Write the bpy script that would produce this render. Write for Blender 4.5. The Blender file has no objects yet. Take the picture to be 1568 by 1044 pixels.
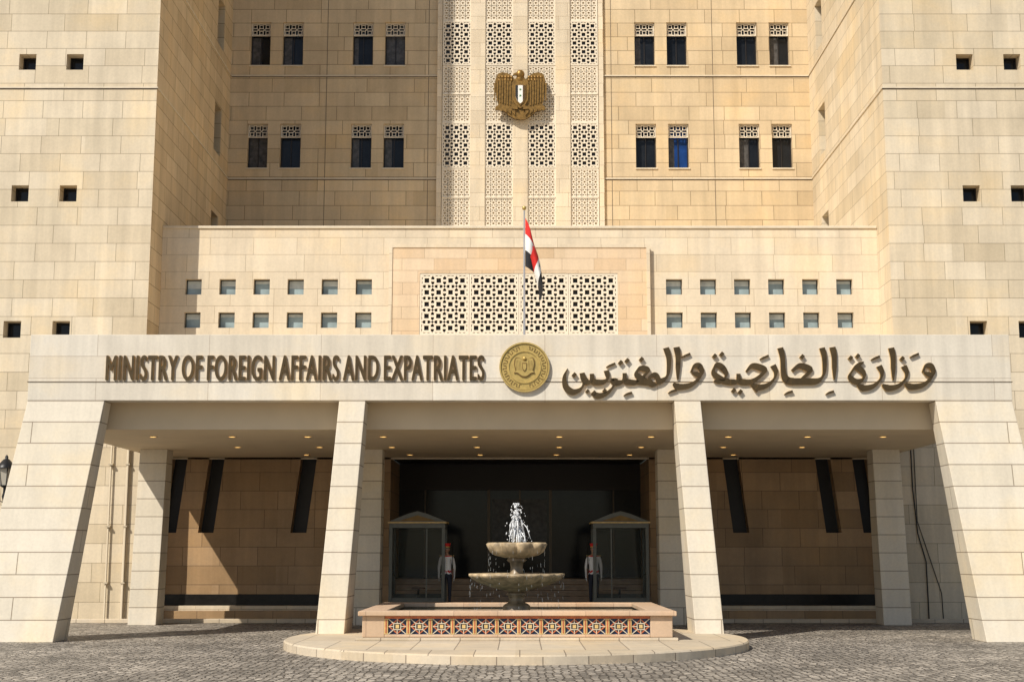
import bpy, math, random
from mathutils import Vector, Matrix
random.seed(7)
scene=bpy.context.scene
COL=scene.collection

# ------------------------------------------------------------------ materials
def newmat(name):
    m=bpy.data.materials.new(name); m.use_nodes=True
    nt=m.node_tree
    b=nt.nodes['Principled BSDF']
    return m,nt,b
def simple(name,col,rough=.6,metal=0.,noise=.0,nscale=6,emit=None,es=1,spec=None,bump=0):
    m,nt,b=newmat(name)
    b.inputs['Roughness'].default_value=rough
    b.inputs['Metallic'].default_value=metal
    if spec is not None: b.inputs['Specular IOR Level'].default_value=spec
    g=nt.nodes.new('ShaderNodeNewGeometry')
    n=nt.nodes.new('ShaderNodeTexNoise'); n.inputs['Scale'].default_value=nscale; n.inputs['Detail'].default_value=5
    nt.links.new(g.outputs['Position'],n.inputs['Vector'])
    mr=nt.nodes.new('ShaderNodeMapRange')
    mr.inputs['From Min'].default_value=.3; mr.inputs['From Max'].default_value=.7
    mr.inputs['To Min'].default_value=1-noise; mr.inputs['To Max'].default_value=1+noise
    nt.links.new(n.outputs['Fac'],mr.inputs['Value'])
    mx=nt.nodes.new('ShaderNodeVectorMath'); mx.operation='SCALE'
    mx.inputs[0].default_value=col
    nt.links.new(mr.outputs['Result'],mx.inputs['Scale'])
    nt.links.new(mx.outputs['Vector'],b.inputs['Base Color'])
    if bump:
        bp=nt.nodes.new('ShaderNodeBump'); bp.inputs['Strength'].default_value=bump; bp.inputs['Distance'].default_value=.02
        nt.links.new(n.outputs['Fac'],bp.inputs['Height']); nt.links.new(bp.outputs['Normal'],b.inputs['Normal'])
    if emit:
        b.inputs['Emission Color'].default_value=(*emit,1); b.inputs['Emission Strength'].default_value=es
    return m
def planar(nt):
    g=nt.nodes.new('ShaderNodeNewGeometry')
    sp=nt.nodes.new('ShaderNodeSeparateXYZ'); nt.links.new(g.outputs['Position'],sp.inputs[0])
    sn=nt.nodes.new('ShaderNodeSeparateXYZ'); nt.links.new(g.outputs['True Normal'],sn.inputs[0])
    def gt(sock):
        a=nt.nodes.new('ShaderNodeMath'); a.operation='ABSOLUTE'; nt.links.new(sock,a.inputs[0])
        c=nt.nodes.new('ShaderNodeMath'); c.operation='GREATER_THAN'; c.inputs[1].default_value=.7
        nt.links.new(a.outputs[0],c.inputs[0]); return c.outputs[0]
    def mix(f,a,b):
        m=nt.nodes.new('ShaderNodeMix'); m.data_type='FLOAT'
        nt.links.new(f,m.inputs[0]); nt.links.new(a,m.inputs[2]); nt.links.new(b,m.inputs[3]); return m.outputs[0]
    u=mix(gt(sn.outputs[0]),sp.outputs[0],sp.outputs[1])
    v=mix(gt(sn.outputs[2]),sp.outputs[2],sp.outputs[1])
    c=nt.nodes.new('ShaderNodeCombineXYZ'); nt.links.new(u,c.inputs[0]); nt.links.new(v,c.inputs[1])
    return g,c.outputs[0],u,v
def stone(name,c1,c2,mortar,bw=1.2,rh=.6,ms=.008,off=.5,uo=0,vo=0,stain=.12,streak=.1,bump=.4,rough=.75,patch=None,course=.12):
    m,nt,b=newmat(name); b.inputs['Roughness'].default_value=rough; b.inputs['Specular IOR Level'].default_value=.3
    g,vec,u,v=planar(nt)
    ad=nt.nodes.new('ShaderNodeVectorMath'); ad.operation='ADD'; ad.inputs[1].default_value=(uo+100*bw,vo+100*rh,0)
    nt.links.new(vec,ad.inputs[0])
    br=nt.nodes.new('ShaderNodeTexBrick'); br.offset=off; br.squash=1.35; br.squash_frequency=3
    br.inputs['Color1'].default_value=(*c1,1); br.inputs['Color2'].default_value=(*c2,1); br.inputs['Mortar'].default_value=(*mortar,1)
    br.inputs['Scale'].default_value=1; br.inputs['Mortar Size'].default_value=ms; br.inputs['Mortar Smooth'].default_value=.2
    br.inputs['Bias'].default_value=-.2; br.inputs['Brick Width'].default_value=bw; br.inputs['Row Height'].default_value=rh
    nt.links.new(ad.outputs[0],br.inputs['Vector'])
    # broader tonal batches of slabs, aligned with the courses
    b2=nt.nodes.new('ShaderNodeTexBrick'); b2.offset=.37; b2.offset_frequency=3
    b2.inputs['Color1'].default_value=(1.03,1.03,1.04,1); b2.inputs['Color2'].default_value=(1-course,1-course*1.15,1-course*1.5,1); b2.inputs['Mortar'].default_value=(.98,.97,.96,1)
    b2.inputs['Scale'].default_value=1; b2.inputs['Mortar Size'].default_value=.0; b2.inputs['Bias'].default_value=-.35
    b2.inputs['Brick Width'].default_value=bw*2.7; b2.inputs['Row Height'].default_value=rh
    nt.links.new(ad.outputs[0],b2.inputs['Vector'])
    m2=nt.nodes.new('ShaderNodeVectorMath'); m2.operation='MULTIPLY'; nt.links.new(br.outputs['Color'],m2.inputs[0]); nt.links.new(b2.outputs['Color'],m2.inputs[1])
    n1=nt.nodes.new('ShaderNodeTexNoise'); n1.inputs['Scale'].default_value=.45; n1.inputs['Detail'].default_value=6; n1.inputs['Roughness'].default_value=.6
    nt.links.new(g.outputs['Position'],n1.inputs['Vector'])
    mp=nt.nodes.new('ShaderNodeMapping'); mp.inputs['Scale'].default_value=(2.2,2.2,.16); nt.links.new(g.outputs['Position'],mp.inputs[0])
    n2=nt.nodes.new('ShaderNodeTexNoise'); n2.inputs['Scale'].default_value=1; n2.inputs['Detail'].default_value=7; n2.inputs['Roughness'].default_value=.65
    nt.links.new(mp.outputs[0],n2.inputs['Vector'])
    n3=nt.nodes.new('ShaderNodeTexNoise'); n3.inputs['Scale'].default_value=14; n3.inputs['Detail'].default_value=6; n3.inputs['Roughness'].default_value=.7
    nt.links.new(g.outputs['Position'],n3.inputs['Vector'])
    def rng(s,a):
        r=nt.nodes.new('ShaderNodeMapRange'); r.inputs['From Min'].default_value=.3; r.inputs['From Max'].default_value=.7
        r.inputs['To Min'].default_value=1-a; r.inputs['To Max'].default_value=1+a*.6; nt.links.new(s,r.inputs['Value']); return r.outputs[0]
    def mul(a,b_):
        k=nt.nodes.new('ShaderNodeMath'); k.operation='MULTIPLY'; nt.links.new(a,k.inputs[0]); nt.links.new(b_,k.inputs[1]); return k.outputs[0]
    f=mul(mul(rng(n1.outputs['Fac'],stain),rng(n2.outputs['Fac'],streak)),rng(n3.outputs['Fac'],.07))
    # warmer hue where stained
    hs=nt.nodes.new('ShaderNodeMix'); hs.data_type='RGBA'; hs.blend_type='MULTIPLY'
    rr=nt.nodes.new('ShaderNodeMapRange'); rr.inputs['From Min'].default_value=.5; rr.inputs['From Max'].default_value=.75; nt.links.new(n1.outputs['Fac'],rr.inputs['Value'])
    nt.links.new(rr.outputs[0],hs.inputs[0]); nt.links.new(m2.outputs[0],hs.inputs[6]); hs.inputs[7].default_value=(patch or (1.0,.93,.80))+(1,)
    sc=nt.nodes.new('ShaderNodeVectorMath'); sc.operation='SCALE'; nt.links.new(hs.outputs[2],sc.inputs[0]); nt.links.new(f,sc.inputs['Scale'])
    nt.links.new(sc.outputs[0],b.inputs['Base Color'])
    inv=nt.nodes.new('ShaderNodeMath'); inv.operation='MULTIPLY_ADD'; inv.inputs[1].default_value=-1; inv.inputs[2].default_value=1; nt.links.new(br.outputs['Fac'],inv.inputs[0])
    ad2=nt.nodes.new('ShaderNodeMath'); ad2.operation='MULTIPLY_ADD'; ad2.inputs[1].default_value=.25; nt.links.new(n3.outputs['Fac'],ad2.inputs[0]); nt.links.new(inv.outputs[0],ad2.inputs[2])
    bp=nt.nodes.new('ShaderNodeBump'); bp.inputs['Strength'].default_value=bump; bp.inputs['Distance'].default_value=.02
    nt.links.new(ad2.outputs[0],bp.inputs['Height']); nt.links.new(bp.outputs['Normal'],b.inputs['Normal'])
    return m
def cobbles():
    m,nt,b=newmat('cobbles'); b.inputs['Roughness'].default_value=.6
    g=nt.nodes.new('ShaderNodeNewGeometry')
    nz=nt.nodes.new('ShaderNodeTexNoise'); nz.inputs['Scale'].default_value=1.3; nz.inputs['Detail'].default_value=3
    nt.links.new(g.outputs['Position'],nz.inputs['Vector'])
    sp=nt.nodes.new('ShaderNodeSeparateXYZ'); nt.links.new(g.outputs['Position'],sp.inputs[0])
    def M(op,a,b_=None,c=None):
        k=nt.nodes.new('ShaderNodeMath'); k.operation=op
        for i,s in enumerate((a,b_,c)):
            if s is None: continue
            if isinstance(s,(int,float)): k.inputs[i].default_value=s
            else: nt.links.new(s,k.inputs[i])
        return k.outputs[0]
    s=M('ABSOLUTE',M('SINE',M('MULTIPLY',sp.outputs[0],2.0)))
    v=M('MULTIPLY_ADD',s,.42,sp.outputs[1]); v=M('MULTIPLY_ADD',nz.outputs['Fac'],.25,v)
    u=M('MULTIPLY_ADD',nz.outputs['Fac'],.2,sp.outputs[0])
    c=nt.nodes.new('ShaderNodeCombineXYZ'); nt.links.new(M('ADD',u,200),c.inputs[0]); nt.links.new(M('ADD',v,100),c.inputs[1])
    vo=nt.nodes.new('ShaderNodeTexVoronoi'); vo.feature='F1'; vo.inputs['Scale'].default_value=6.5; vo.inputs['Randomness'].default_value=.4
    ve=nt.nodes.new('ShaderNodeTexVoronoi'); ve.feature='DISTANCE_TO_EDGE'; ve.inputs['Scale'].default_value=6.5; ve.inputs['Randomness'].default_value=.4
    nt.links.new(c.outputs[0],vo.inputs['Vector']); nt.links.new(c.outputs[0],ve.inputs['Vector'])
    bw=nt.nodes.new('ShaderNodeRGBToBW'); nt.links.new(vo.outputs['Color'],bw.inputs[0])
    cr=nt.nodes.new('ShaderNodeValToRGB'); cr.color_ramp.elements[0].position=.15; cr.color_ramp.elements[0].color=(.17,.152,.13,1)
    cr.color_ramp.elements[1].position=.9; cr.color_ramp.elements[1].color=(.54,.48,.40,1); nt.links.new(bw.outputs[0],cr.inputs[0])
    e=nt.nodes.new('ShaderNodeMapRange'); e.inputs['From Min'].default_value=.03; e.inputs['From Max'].default_value=.15; nt.links.new(ve.outputs['Distance'],e.inputs['Value'])
    mx=nt.nodes.new('ShaderNodeMix'); mx.data_type='RGBA'; mx.inputs[6].default_value=(.085,.07,.055,1)
    nt.links.new(e.outputs[0],mx.inputs[0]); nt.links.new(cr.outputs[0],mx.inputs[7])
    n2=nt.nodes.new('ShaderNodeTexNoise'); n2.inputs['Scale'].default_value=.5; n2.inputs['Detail'].default_value=6; nt.links.new(g.outputs['Position'],n2.inputs['Vector'])
    r=nt.nodes.new('ShaderNodeMapRange'); r.inputs['From Min'].default_value=.3; r.inputs['From Max'].default_value=.7; r.inputs['To Min'].default_value=.64; r.inputs['To Max'].default_value=1.25; nt.links.new(n2.outputs['Fac'],r.inputs['Value'])
    sc=nt.nodes.new('ShaderNodeVectorMath'); sc.operation='SCALE'; nt.links.new(mx.outputs[2],sc.inputs[0]); nt.links.new(r.outputs[0],sc.inputs['Scale'])
    nt.links.new(sc.outputs[0],b.inputs['Base Color'])
    bp=nt.nodes.new('ShaderNodeBump'); bp.inputs['Strength'].default_value=.9; bp.inputs['Distance'].default_value=.025
    nt.links.new(e.outputs[0],bp.inputs['Height']); nt.links.new(bp.outputs['Normal'],b.inputs['Normal'])
    return m

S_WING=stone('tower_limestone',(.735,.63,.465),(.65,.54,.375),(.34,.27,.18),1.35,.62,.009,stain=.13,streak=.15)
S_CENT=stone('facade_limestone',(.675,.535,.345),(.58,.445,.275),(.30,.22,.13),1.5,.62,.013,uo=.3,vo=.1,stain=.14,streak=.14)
S_BLOCK=stone('block_limestone',(.745,.64,.48),(.67,.56,.405),(.42,.33,.22),1.5,.6,.007,uo=.2,vo=.25,streak=.13,course=.07)
S_PANEL=stone('panel_limestone',(.75,.59,.41),(.66,.48,.30),(.45,.33,.22),1.1,.42,.007,uo=.2)
S_CAN=stone('canopy_marble',(.735,.675,.565),(.68,.605,.485),(.48,.40,.31),2.9,.575,.007,uo=.8,vo=-.29,stain=.10,streak=.16,course=.05)
S_COL=stone('column_marble',(.735,.665,.54),(.68,.605,.47),(.32,.26,.19),5.0,.55,.013,uo=2.5,vo=.02,stain=.09,streak=.10,course=.06)
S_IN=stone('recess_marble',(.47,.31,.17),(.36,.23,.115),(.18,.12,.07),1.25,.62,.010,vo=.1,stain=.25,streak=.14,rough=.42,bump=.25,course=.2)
S_STEP=simple('step_stone_shaded',(.30,.205,.125),.4,0,.2,4)  # colour darkened to stand for the shade inside the entrance recess
S_PLAIN=simple('plain_stone',(.67,.58,.44),.7,0,.08,3,bump=.15)
S_CEIL=simple('ceiling_plaster',(.62,.50,.335),.7,0,.05,1.2)
S_KERB=stone('kerb_stone',(.62,.53,.40),(.54,.44,.31),(.25,.2,.15),.9,3,.012,vo=1.4,stain=.15)
S_PINK=stone('basin_stone',(.61,.45,.31),(.55,.38,.25),(.4,.28,.2),1.0,3,.008,vo=1.3,stain=.1,patch=(1,.85,.7))
S_LAT=simple('lattice_stone',(.76,.67,.53),.7,0,.06,5)
S_LAT2=simple('lattice_tan',(.54,.42,.265),.75,0,.08,5)
TILE_C=simple('tile_cream',(.62,.55,.42),.5,0,.1,9)
TILE_R=simple('tile_rust',(.46,.13,.05),.5,0,.2,9)
TILE_N=simple('tile_navy',(.012,.028,.085),.35,0,.3,9)
TILE_G=simple('tile_gold',(.60,.42,.17),.5,0,.2,9)
DARK=simple('dark_void',(.012,.012,.014),.5,0,.1)  # flat dark backing, painted as the unlit space behind lattices and slots
BLACK=simple('black_marble',(.012,.011,.010),.3,0,.3,8,spec=.25)
JOINT=simple('joint_dark',(.16,.12,.08),.9,0,.2)
GLASS=simple('window_glass',(.012,.014,.017),.1,0,.3,2,spec=.22)
GLASSB=simple('window_glass_blue',(.01,.04,.16),.15,0,.3,2,spec=.3)
GLASSC=simple('curtain_and_reflection',(.08,.075,.07),.3,0,.4,7,spec=.25)  # curtains, and the grey reflection painted on the middle door
BLIND=simple('window_blind_glass',(.27,.34,.35),.15,0,.35,1.6)
BLINDW=simple('window_blind_light',(.52,.56,.54),.3,0,.2,3)
FRAME=simple('window_frame',(.035,.03,.027),.4,.3,spec=.3)
DOORF=simple('door_frame_bronze',(.10,.075,.05),.4,.4)
ALU=simple('booth_frame',(.12,.12,.10),.4,.3,.1)
BRONZE=simple('emblem_bronze',(.25,.14,.035),.42,.55,.35,9,bump=.4)
BRONZE_D=simple('emblem_bronze_dark',(.10,.055,.018),.5,.5,.3,9)
GOLD=simple('seal_gold',(.56,.40,.13),.4,.45,.12,12)
GOLD_D=simple('seal_gold_dark',(.20,.12,.035),.5,.4,.2)
LET=simple('letter_face',(.085,.055,.022),.4,.4,.2)
LETS=simple('letter_side',(.58,.38,.12),.35,.5,.1)
RED=simple('cloth_red',(.62,.02,.015),.8,0,.08)
WHITE=simple('cloth_white',(.80,.79,.76),.8,0,.05)
BLK=simple('cloth_black',(.015,.015,.017),.8,0,.1)
GREEN=simple('green_paint',(.02,.2,.05),.6)
STEEL=simple('steel_pole',(.6,.6,.6),.3,.6)
IRON=simple('cast_iron',(.02,.02,.02),.4,.5)
LAMPG=simple('lantern_glass',(.45,.42,.35),.2)
SKIN=simple('skin',(.42,.24,.15),.55)
NAVY=simple('uniform_navy',(.02,.022,.035),.8)
F_ST=simple('fountain_stone',(.42,.32,.195),.5,0,.5,5,bump=.8)
F_DK=simple('fountain_stone_wet',(.22,.16,.095),.35,0,.4,6,bump=.7)
LIGHT=simple('downlight',(.9,.7,.4),.5,emit=(1,.60,.18),es=2.6)
RING=simple('downlight_ring',(.6,.5,.35),.4,.4)
PIPE=simple('drain_pipe',(.50,.42,.30),.5)
CABLE=simple('black_cable',(.03,.03,.03),.6)
WOODM=simple('rifle_wood',(.12,.05,.02))
COB=cobbles()
mw,nt,b=newmat('basin_water'); b.inputs['Base Color'].default_value=(.03,.045,.035,1); b.inputs['Roughness'].default_value=.06
n=nt.nodes.new('ShaderNodeTexNoise'); n.inputs['Scale'].default_value=9; bp=nt.nodes.new('ShaderNodeBump'); bp.inputs['Strength'].default_value=.4; bp.inputs['Distance'].default_value=.03
nt.links.new(n.outputs['Fac'],bp.inputs['Height']); nt.links.new(bp.outputs['Normal'],b.inputs['Normal']); WATER=mw
ms,nt,b=newmat('splash_water'); b.inputs['Base Color'].default_value=(.9,.92,.94,1); b.inputs['Roughness'].default_value=.15; b.inputs['Alpha'].default_value=.85; SPLASH=ms
mg,nt,b=newmat('booth_glass'); b.inputs['Base Color'].default_value=(.04,.055,.05,1); b.inputs['Roughness'].default_value=.03; b.inputs['Alpha'].default_value=.35; BGL=mg

# ------------------------------------------------------------------ mesh builder
class MB:
    def __init__(s): s.v=[];s.f=[];s.m=[];s.mats=[];s.sm=[]
    def mi(s,mat):
        if mat not in s.mats: s.mats.append(mat)
        return s.mats.index(mat)
    def face(s,pts,mat,smooth=False):
        i=len(s.v); s.v+= [tuple(p) for p in pts]; s.f.append(tuple(range(i,i+len(pts)))); s.m.append(s.mi(mat)); s.sm.append(smooth)
    def hexa(s,p,mat,side=None): # p: 4 bottom ccw, 4 top
        i=len(s.v); s.v+=[tuple(q) for q in p]; k=s.mi(mat); k2=s.mi(side) if side else k
        for q,f in enumerate(((3,2,1,0),(4,5,6,7),(0,1,5,4),(1,2,6,5),(2,3,7,6),(3,0,4,7))):
            s.f.append(tuple(i+j for j in f)); s.m.append(k if q<2 else k2); s.sm.append(False)
    def box(s,x0,x1,y0,y1,z0,z1,mat):
        s.hexa([(x0,y0,z0),(x1,y0,z0),(x1,y1,z0),(x0,y1,z0),(x0,y0,z1),(x1,y0,z1),(x1,y1,z1),(x0,y1,z1)],mat)
    def bar(s,M,u0,v0,u1,v1,w,d0,d1,mat):
        dx,dy=u1-u0,v1-v0; L=math.hypot(dx,dy) or 1; nx,ny=-dy/L*w/2,dx/L*w/2
        q=[(u0+nx,v0+ny),(u0-nx,v0-ny),(u1-nx,v1-ny),(u1+nx,v1+ny)]
        s.hexa([M(a,b_,d1) for a,b_ in q]+[M(a,b_,d0) for a,b_ in q],mat)
    def prism(s,pts,M,d0,d1,mat,side=None):
        side=side or mat
        s.face([M(a,b_,d1) for a,b_ in pts],mat)
        n=len(pts)
        for i in range(n):
            a=pts[i]; c=pts[(i+1)%n]
            s.face([M(*a,d0),M(*c,d0),M(*c,d1),M(*a,d1)],side)
    def lathe(s,cx,cy,prof,n,mat,lobes=0,amp=0,closed=False,squ=1):
        i0=len(s.v); k=s.mi(mat)
        for (r,z) in prof:
            for j in range(n):
                a=2*math.pi*j/n
                rr=r*(1+amp*(abs(math.cos(lobes*a/2))-.5)) if lobes else r
                s.v.append((cx+rr*math.cos(a),cy+rr*math.sin(a)*squ,z))
        for p in range(len(prof)-1):
            for j in range(n):
                a=i0+p*n+j; b_=i0+p*n+(j+1)%n
                s.f.append((a,b_,b_+n,a+n)); s.m.append(k); s.sm.append(True)
    def tube(s,pts,r,mat,n=8,r2=None):
        r2=r if r2 is None else r2
        rings=[]; k=s.mi(mat)
        for q,p in enumerate(pts):
            p=Vector(p); a=Vector(pts[max(q-1,0)]); c=Vector(pts[min(q+1,len(pts)-1)])
            d=(c-a).normalized(); up=Vector((0,0,1)) if abs(d.z)<.9 else Vector((1,0,0))
            e=d.cross(up).normalized(); g=d.cross(e)
            rr=r+(r2-r)*q/(len(pts)-1)
            i=len(s.v)
            for j in range(n):
                t=2*math.pi*j/n; s.v.append(tuple(p+e*rr*math.cos(t)+g*rr*math.sin(t)))
            rings.append(i)
        for a,b_ in zip(rings,rings[1:]):
            for j in range(n):
                s.f.append((a+j,a+(j+1)%n,b_+(j+1)%n,b_+j)); s.m.append(k); s.sm.append(True)
        for rg in (rings[0],rings[-1]):
            s.f.append(tuple(rg+j for j in range(n))); s.m.append(k); s.sm.append(False)
    def ball(s,c,r,mat,n=10,m_=7,sc=(1,1,1)):
        i0=len(s.v);k=s.mi(mat)
        for a in range(m_+1):
            t=math.pi*a/m_
            for j in range(n):
                p=2*math.pi*j/n
                s.v.append((c[0]+r*sc[0]*math.sin(t)*math.cos(p),c[1]+r*sc[1]*math.sin(t)*math.sin(p),c[2]+r*sc[2]*math.cos(t)))
        for a in range(m_):
            for j in range(n):
                x=i0+a*n+j;y=i0+a*n+(j+1)%n
                s.f.append((x,y,y+n,x+n)); s.m.append(k); s.sm.append(True)
    def obj(s,name,parent=None,bevel=0,loc=None):
        me=bpy.data.meshes.new(name); me.from_pydata(s.v,[],s.f)
        for m in s.mats: me.materials.append(m)
        me.polygons.foreach_set('material_index',s.m); me.polygons.foreach_set('use_smooth',s.sm)
        me.update()
        o=bpy.data.objects.new(name,me); COL.objects.link(o)
        if parent: o.parent=parent
        if loc: o.location=loc
        if bevel:
            bm=o.modifiers.new('bevel','BEVEL'); bm.width=bevel; bm.segments=2; bm.limit_method='ANGLE'
        return o
def empty(name,loc=(0,0,0)):
    e=bpy.data.objects.new(name,None); COL.objects.link(e); e.location=loc; e.empty_display_size=.5; return e

def holed(mb,M,u0,u1,v0,v1,holes,depth,mat,rmat=None,backs=None,warp=None,frame=None):
    rmat=rmat or mat
    us=sorted({u0,u1,*[h[0] for h in holes],*[h[1] for h in holes]})
    vs=sorted({v0,v1,*[h[2] for h in holes],*[h[3] for h in holes]})
    W=warp or (lambda u,v:(u,v))
    def P(u,v,d): a,b_=W(u,v); return M(a,b_,d)
    for i in range(len(us)-1):
        for j in range(len(vs)-1):
            uc=(us[i]+us[i+1])/2; vc=(vs[j]+vs[j+1])/2
            if any(h[0]<uc<h[1] and h[2]<vc<h[3] for h in holes): continue
            a,b_,c,d=us[i],us[i+1],vs[j],vs[j+1]
            mb.face([P(a,c,0),P(b_,c,0),P(b_,d,0),P(a,d,0)],mat)
    for k,h in enumerate(holes):
        a,b_,c,d=h[:4]
        for (p,q) in (((a,c),(b_,c)),((b_,c),(b_,d)),((b_,d),(a,d)),((a,d),(a,c))):
            mb.face([P(*p,0),P(*q,0),P(*q,-depth),P(*p,-depth)],rmat)
        bm=backs(k,h) if callable(backs) else backs
        mb.face([P(a,c,-depth),P(b_,c,-depth),P(b_,d,-depth),P(a,d,-depth)],bm)
        if frame:
            t=frame
            for (p,q) in (((a+t/2,c),(a+t/2,d)),((b_-t/2,c),(b_-t/2,d)),((a+t,c+t/2),(b_-t,c+t/2)),((a+t,d-t/2),(b_-t,d-t/2))):
                mb.bar(P,*p,*q,t,-depth,-depth+.05,FRAME)
def FY(y): return lambda u,v,d: (u,y-d,v)          # faces camera; d positive = proud
def FXp(x): return lambda u,v,d: (x+d,u,v)         # face looking +x
def FXm(x): return lambda u,v,d: (x-d,u,v)
def lattice(mb,M,u0,u1,v0,v1,nu,nv,w,d0,d1,mat,frame=0,inner=.28,cross=True):
    cu=(u1-u0)/nu; cv=(v1-v0)/nv
    for i in range(nu):
        for j in range(nv):
            a=u0+i*cu;b_=a+cu;c=v0+j*cv;d=c+cv;mu=(a+b_)/2;mv=(c+d)/2;h=cu*inner;k=cv*inner
            mb.bar(M,a,c,mu-h,mv-k,w,d0,d1,mat); mb.bar(M,b_,c,mu+h,mv-k,w,d0,d1,mat)
            mb.bar(M,a,d,mu-h,mv+k,w,d0,d1,mat); mb.bar(M,b_,d,mu+h,mv+k,w,d0,d1,mat)
            e=.003
            mb.bar(M,mu-h,mv-k,mu+h,mv-k,w,d0,d1-e,mat); mb.bar(M,mu-h,mv+k,mu+h,mv+k,w,d0,d1-e,mat)
            mb.bar(M,mu-h,mv-k,mu-h,mv+k,w,d0,d1-2*e,mat); mb.bar(M,mu+h,mv-k,mu+h,mv+k,w,d0,d1-2*e,mat)
            if cross:
                mb.bar(M,a,mv,mu-h,mv,w,d0,d1-3*e,mat); mb.bar(M,mu+h,mv,b_,mv,w,d0,d1-3*e,mat)
                mb.bar(M,mu,c,mu,mv-k,w,d0,d1-3*e,mat); mb.bar(M,mu,mv+k,mu,d,w,d0,d1-3*e,mat)
    if frame:
        t=frame
        mb.bar(M,u0,v0-t/2,u0,v1+t/2,t,d0,d1+.006,mat); mb.bar(M,u1,v0-t/2,u1,v1+t/2,t,d0,d1+.006,mat)
        mb.bar(M,u0+t/2,v0,u1-t/2,v0,t,d0,d1+.006,mat); mb.bar(M,u0+t/2,v1,u1-t/2,v1,t,d0,d1+.006,mat)

# ------------------------------------------------------------------ ground
g=MB(); g.face([(-250,-150,0),(250,-150,0),(250,300,0),(-250,300,0)],COB); g.obj('cobblestone_ground')

# ------------------------------------------------------------------ building
B=empty('ministry_building',(0,50,0))
def child(mb,name,bevel=0):
    o=mb.obj(name,None,bevel); o.parent=B; o.matrix_parent_inverse=Matrix.Translation((0,-50,0)); return o
XW=12.36; DW=44.6; DC=55.9; TOP=55.  # unseen tower height raised so the left wing's shadow edge stays vertical
for sgn,nm in ((-1,'left_wing'),(1,'right_wing')):
    mb=MB()
    holes=[]
    for zc in (9.49,14.12,18.74,23.37,28,32.6,37.2,41.8):
        for xc in (15.2,16.82,21.2,22.8):
            x=xc*sgn; holes.append((x-.29,x+.29,zc-.28,zc+.28))
    xs=sorted((XW*sgn,30*sgn))
    holed(mb,FY(DW),xs[0],xs[1],0,TOP,holes,.45,S_WING,None,lambda k,h:GLASS,frame=.04)
    sh=[(53.2,54.4,18.3+4.53*i,20.3+4.53*i) for i in (-1,0,1,2)]
    holed(mb,(FXp if sgn<0 else FXm)(XW*sgn),DW,DC+.3,0,TOP,sh,.35,S_WING if sgn>0 else S_CENT,None,GLASS,frame=.04)  # left inner side takes the browner facade stone, shade put into colour
    mb.face([(30*sgn,DW,0),(30*sgn,70,0),(30*sgn,70,TOP),(30*sgn,DW,TOP)],S_WING)
    mb.face([(XW*sgn,DW,TOP),(30*sgn,DW,TOP),(30*sgn,70,TOP),(XW*sgn,70,TOP)],S_PLAIN)
    mb.face([(XW*sgn,70,0),(30*sgn,70,0),(30*sgn,70,TOP),(XW*sgn,70,TOP)],S_WING)
    child(mb,nm)
    # string course
    mb=MB()
    for z in (17.8,27.):
        a,b_=sorted((sgn*(XW-.035),sgn*30))
        mb.box(a,b_,DW-.035,DW-.001,z,z+.05,S_PLAIN); mb.box(a,b_,DW-.012,DW-.001,z-.035,z,JOINT)
    a,b_=sorted((sgn*(XW-.035),sgn*(XW-.001)))
    for z in (17.8,22.33,27):
        mb.box(a,b_,DW,DC-.05,z,z+.05,S_PLAIN); 
    child(mb,nm+'_string_course')

# centre facade
mb=MB(); holes=[]
WX=[(4.92,5.79),(6.3,7.17),(9.3,10.18),(10.7,11.56)]
WX=[(-b_,-a) for a,b_ in WX[::-1]]+WX
rows=[15.68-1.94+4.53*i for i in range(0,5)]
for z0 in rows:
    for a,b_ in WX: holes.append((a,b_,z0,z0+1.94))
def wb(k,h):
    r=(k*7919)%11
    if abs(h[0]-6.3)<.1 and abs(h[2]-18.27)<.3: return GLASSB
    if r==3: return GLASSC
    return GLASS
holed(mb,FY(DC),-XW,XW,10,TOP,holes,.32,S_CENT,None,wb,frame=.05)
mb.face([(-XW,DC,TOP),(XW,DC,TOP),(XW,70,TOP),(-XW,70,TOP)],S_PLAIN)
child(mb,'centre_facade')
mb=MB()
rw=random.Random(5)
for h in holes:
    a,b_,c,d=h
    lattice(mb,FY(DC),a+.03,b_-.03,d-.56,d-.03,3,2,.024,-.16,-.11,S_LAT,frame=.035,cross=False)
    mb.bar(FY(DC),(a+b_)/2,c,(a+b_)/2,d-.58,.035,-.319,-.27,FRAME)
    if rw.random()<.45:  # curtain behind the pane edge
        f=rw.uniform(.2,.45); mb.face([(a+.05,DC+.305,c+.05),(a+.05+f*(b_-a),DC+.305,c+.05),(a+.05+f*(b_-a),DC+.305,d-.6),(a+.05,DC+.305,d-.6)],GLASSC)
    mb.box(a-.03,b_+.03,DC-.05,DC+.3,c-.05,c-.001,S_PLAIN)
child(mb,'window_lattices')
mb=MB()
for z in (17.78,22.31,26.84):
    for a,b_ in ((-XW,-3.35),(3.35,XW)):
        mb.box(a+.04,b_,DC-.045,DC-.001,z,z+.05,S_PLAIN); mb.box(a+.04,b_,DC-.012,DC-.001,z-.04,z,JOINT)
for x in (-8.25,-3.9,3.9,8.25):
    mb.box(x-.012,x+.012,DC-.008,DC-.001,13,TOP,JOINT)
child(mb,'facade_string_courses')
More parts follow.
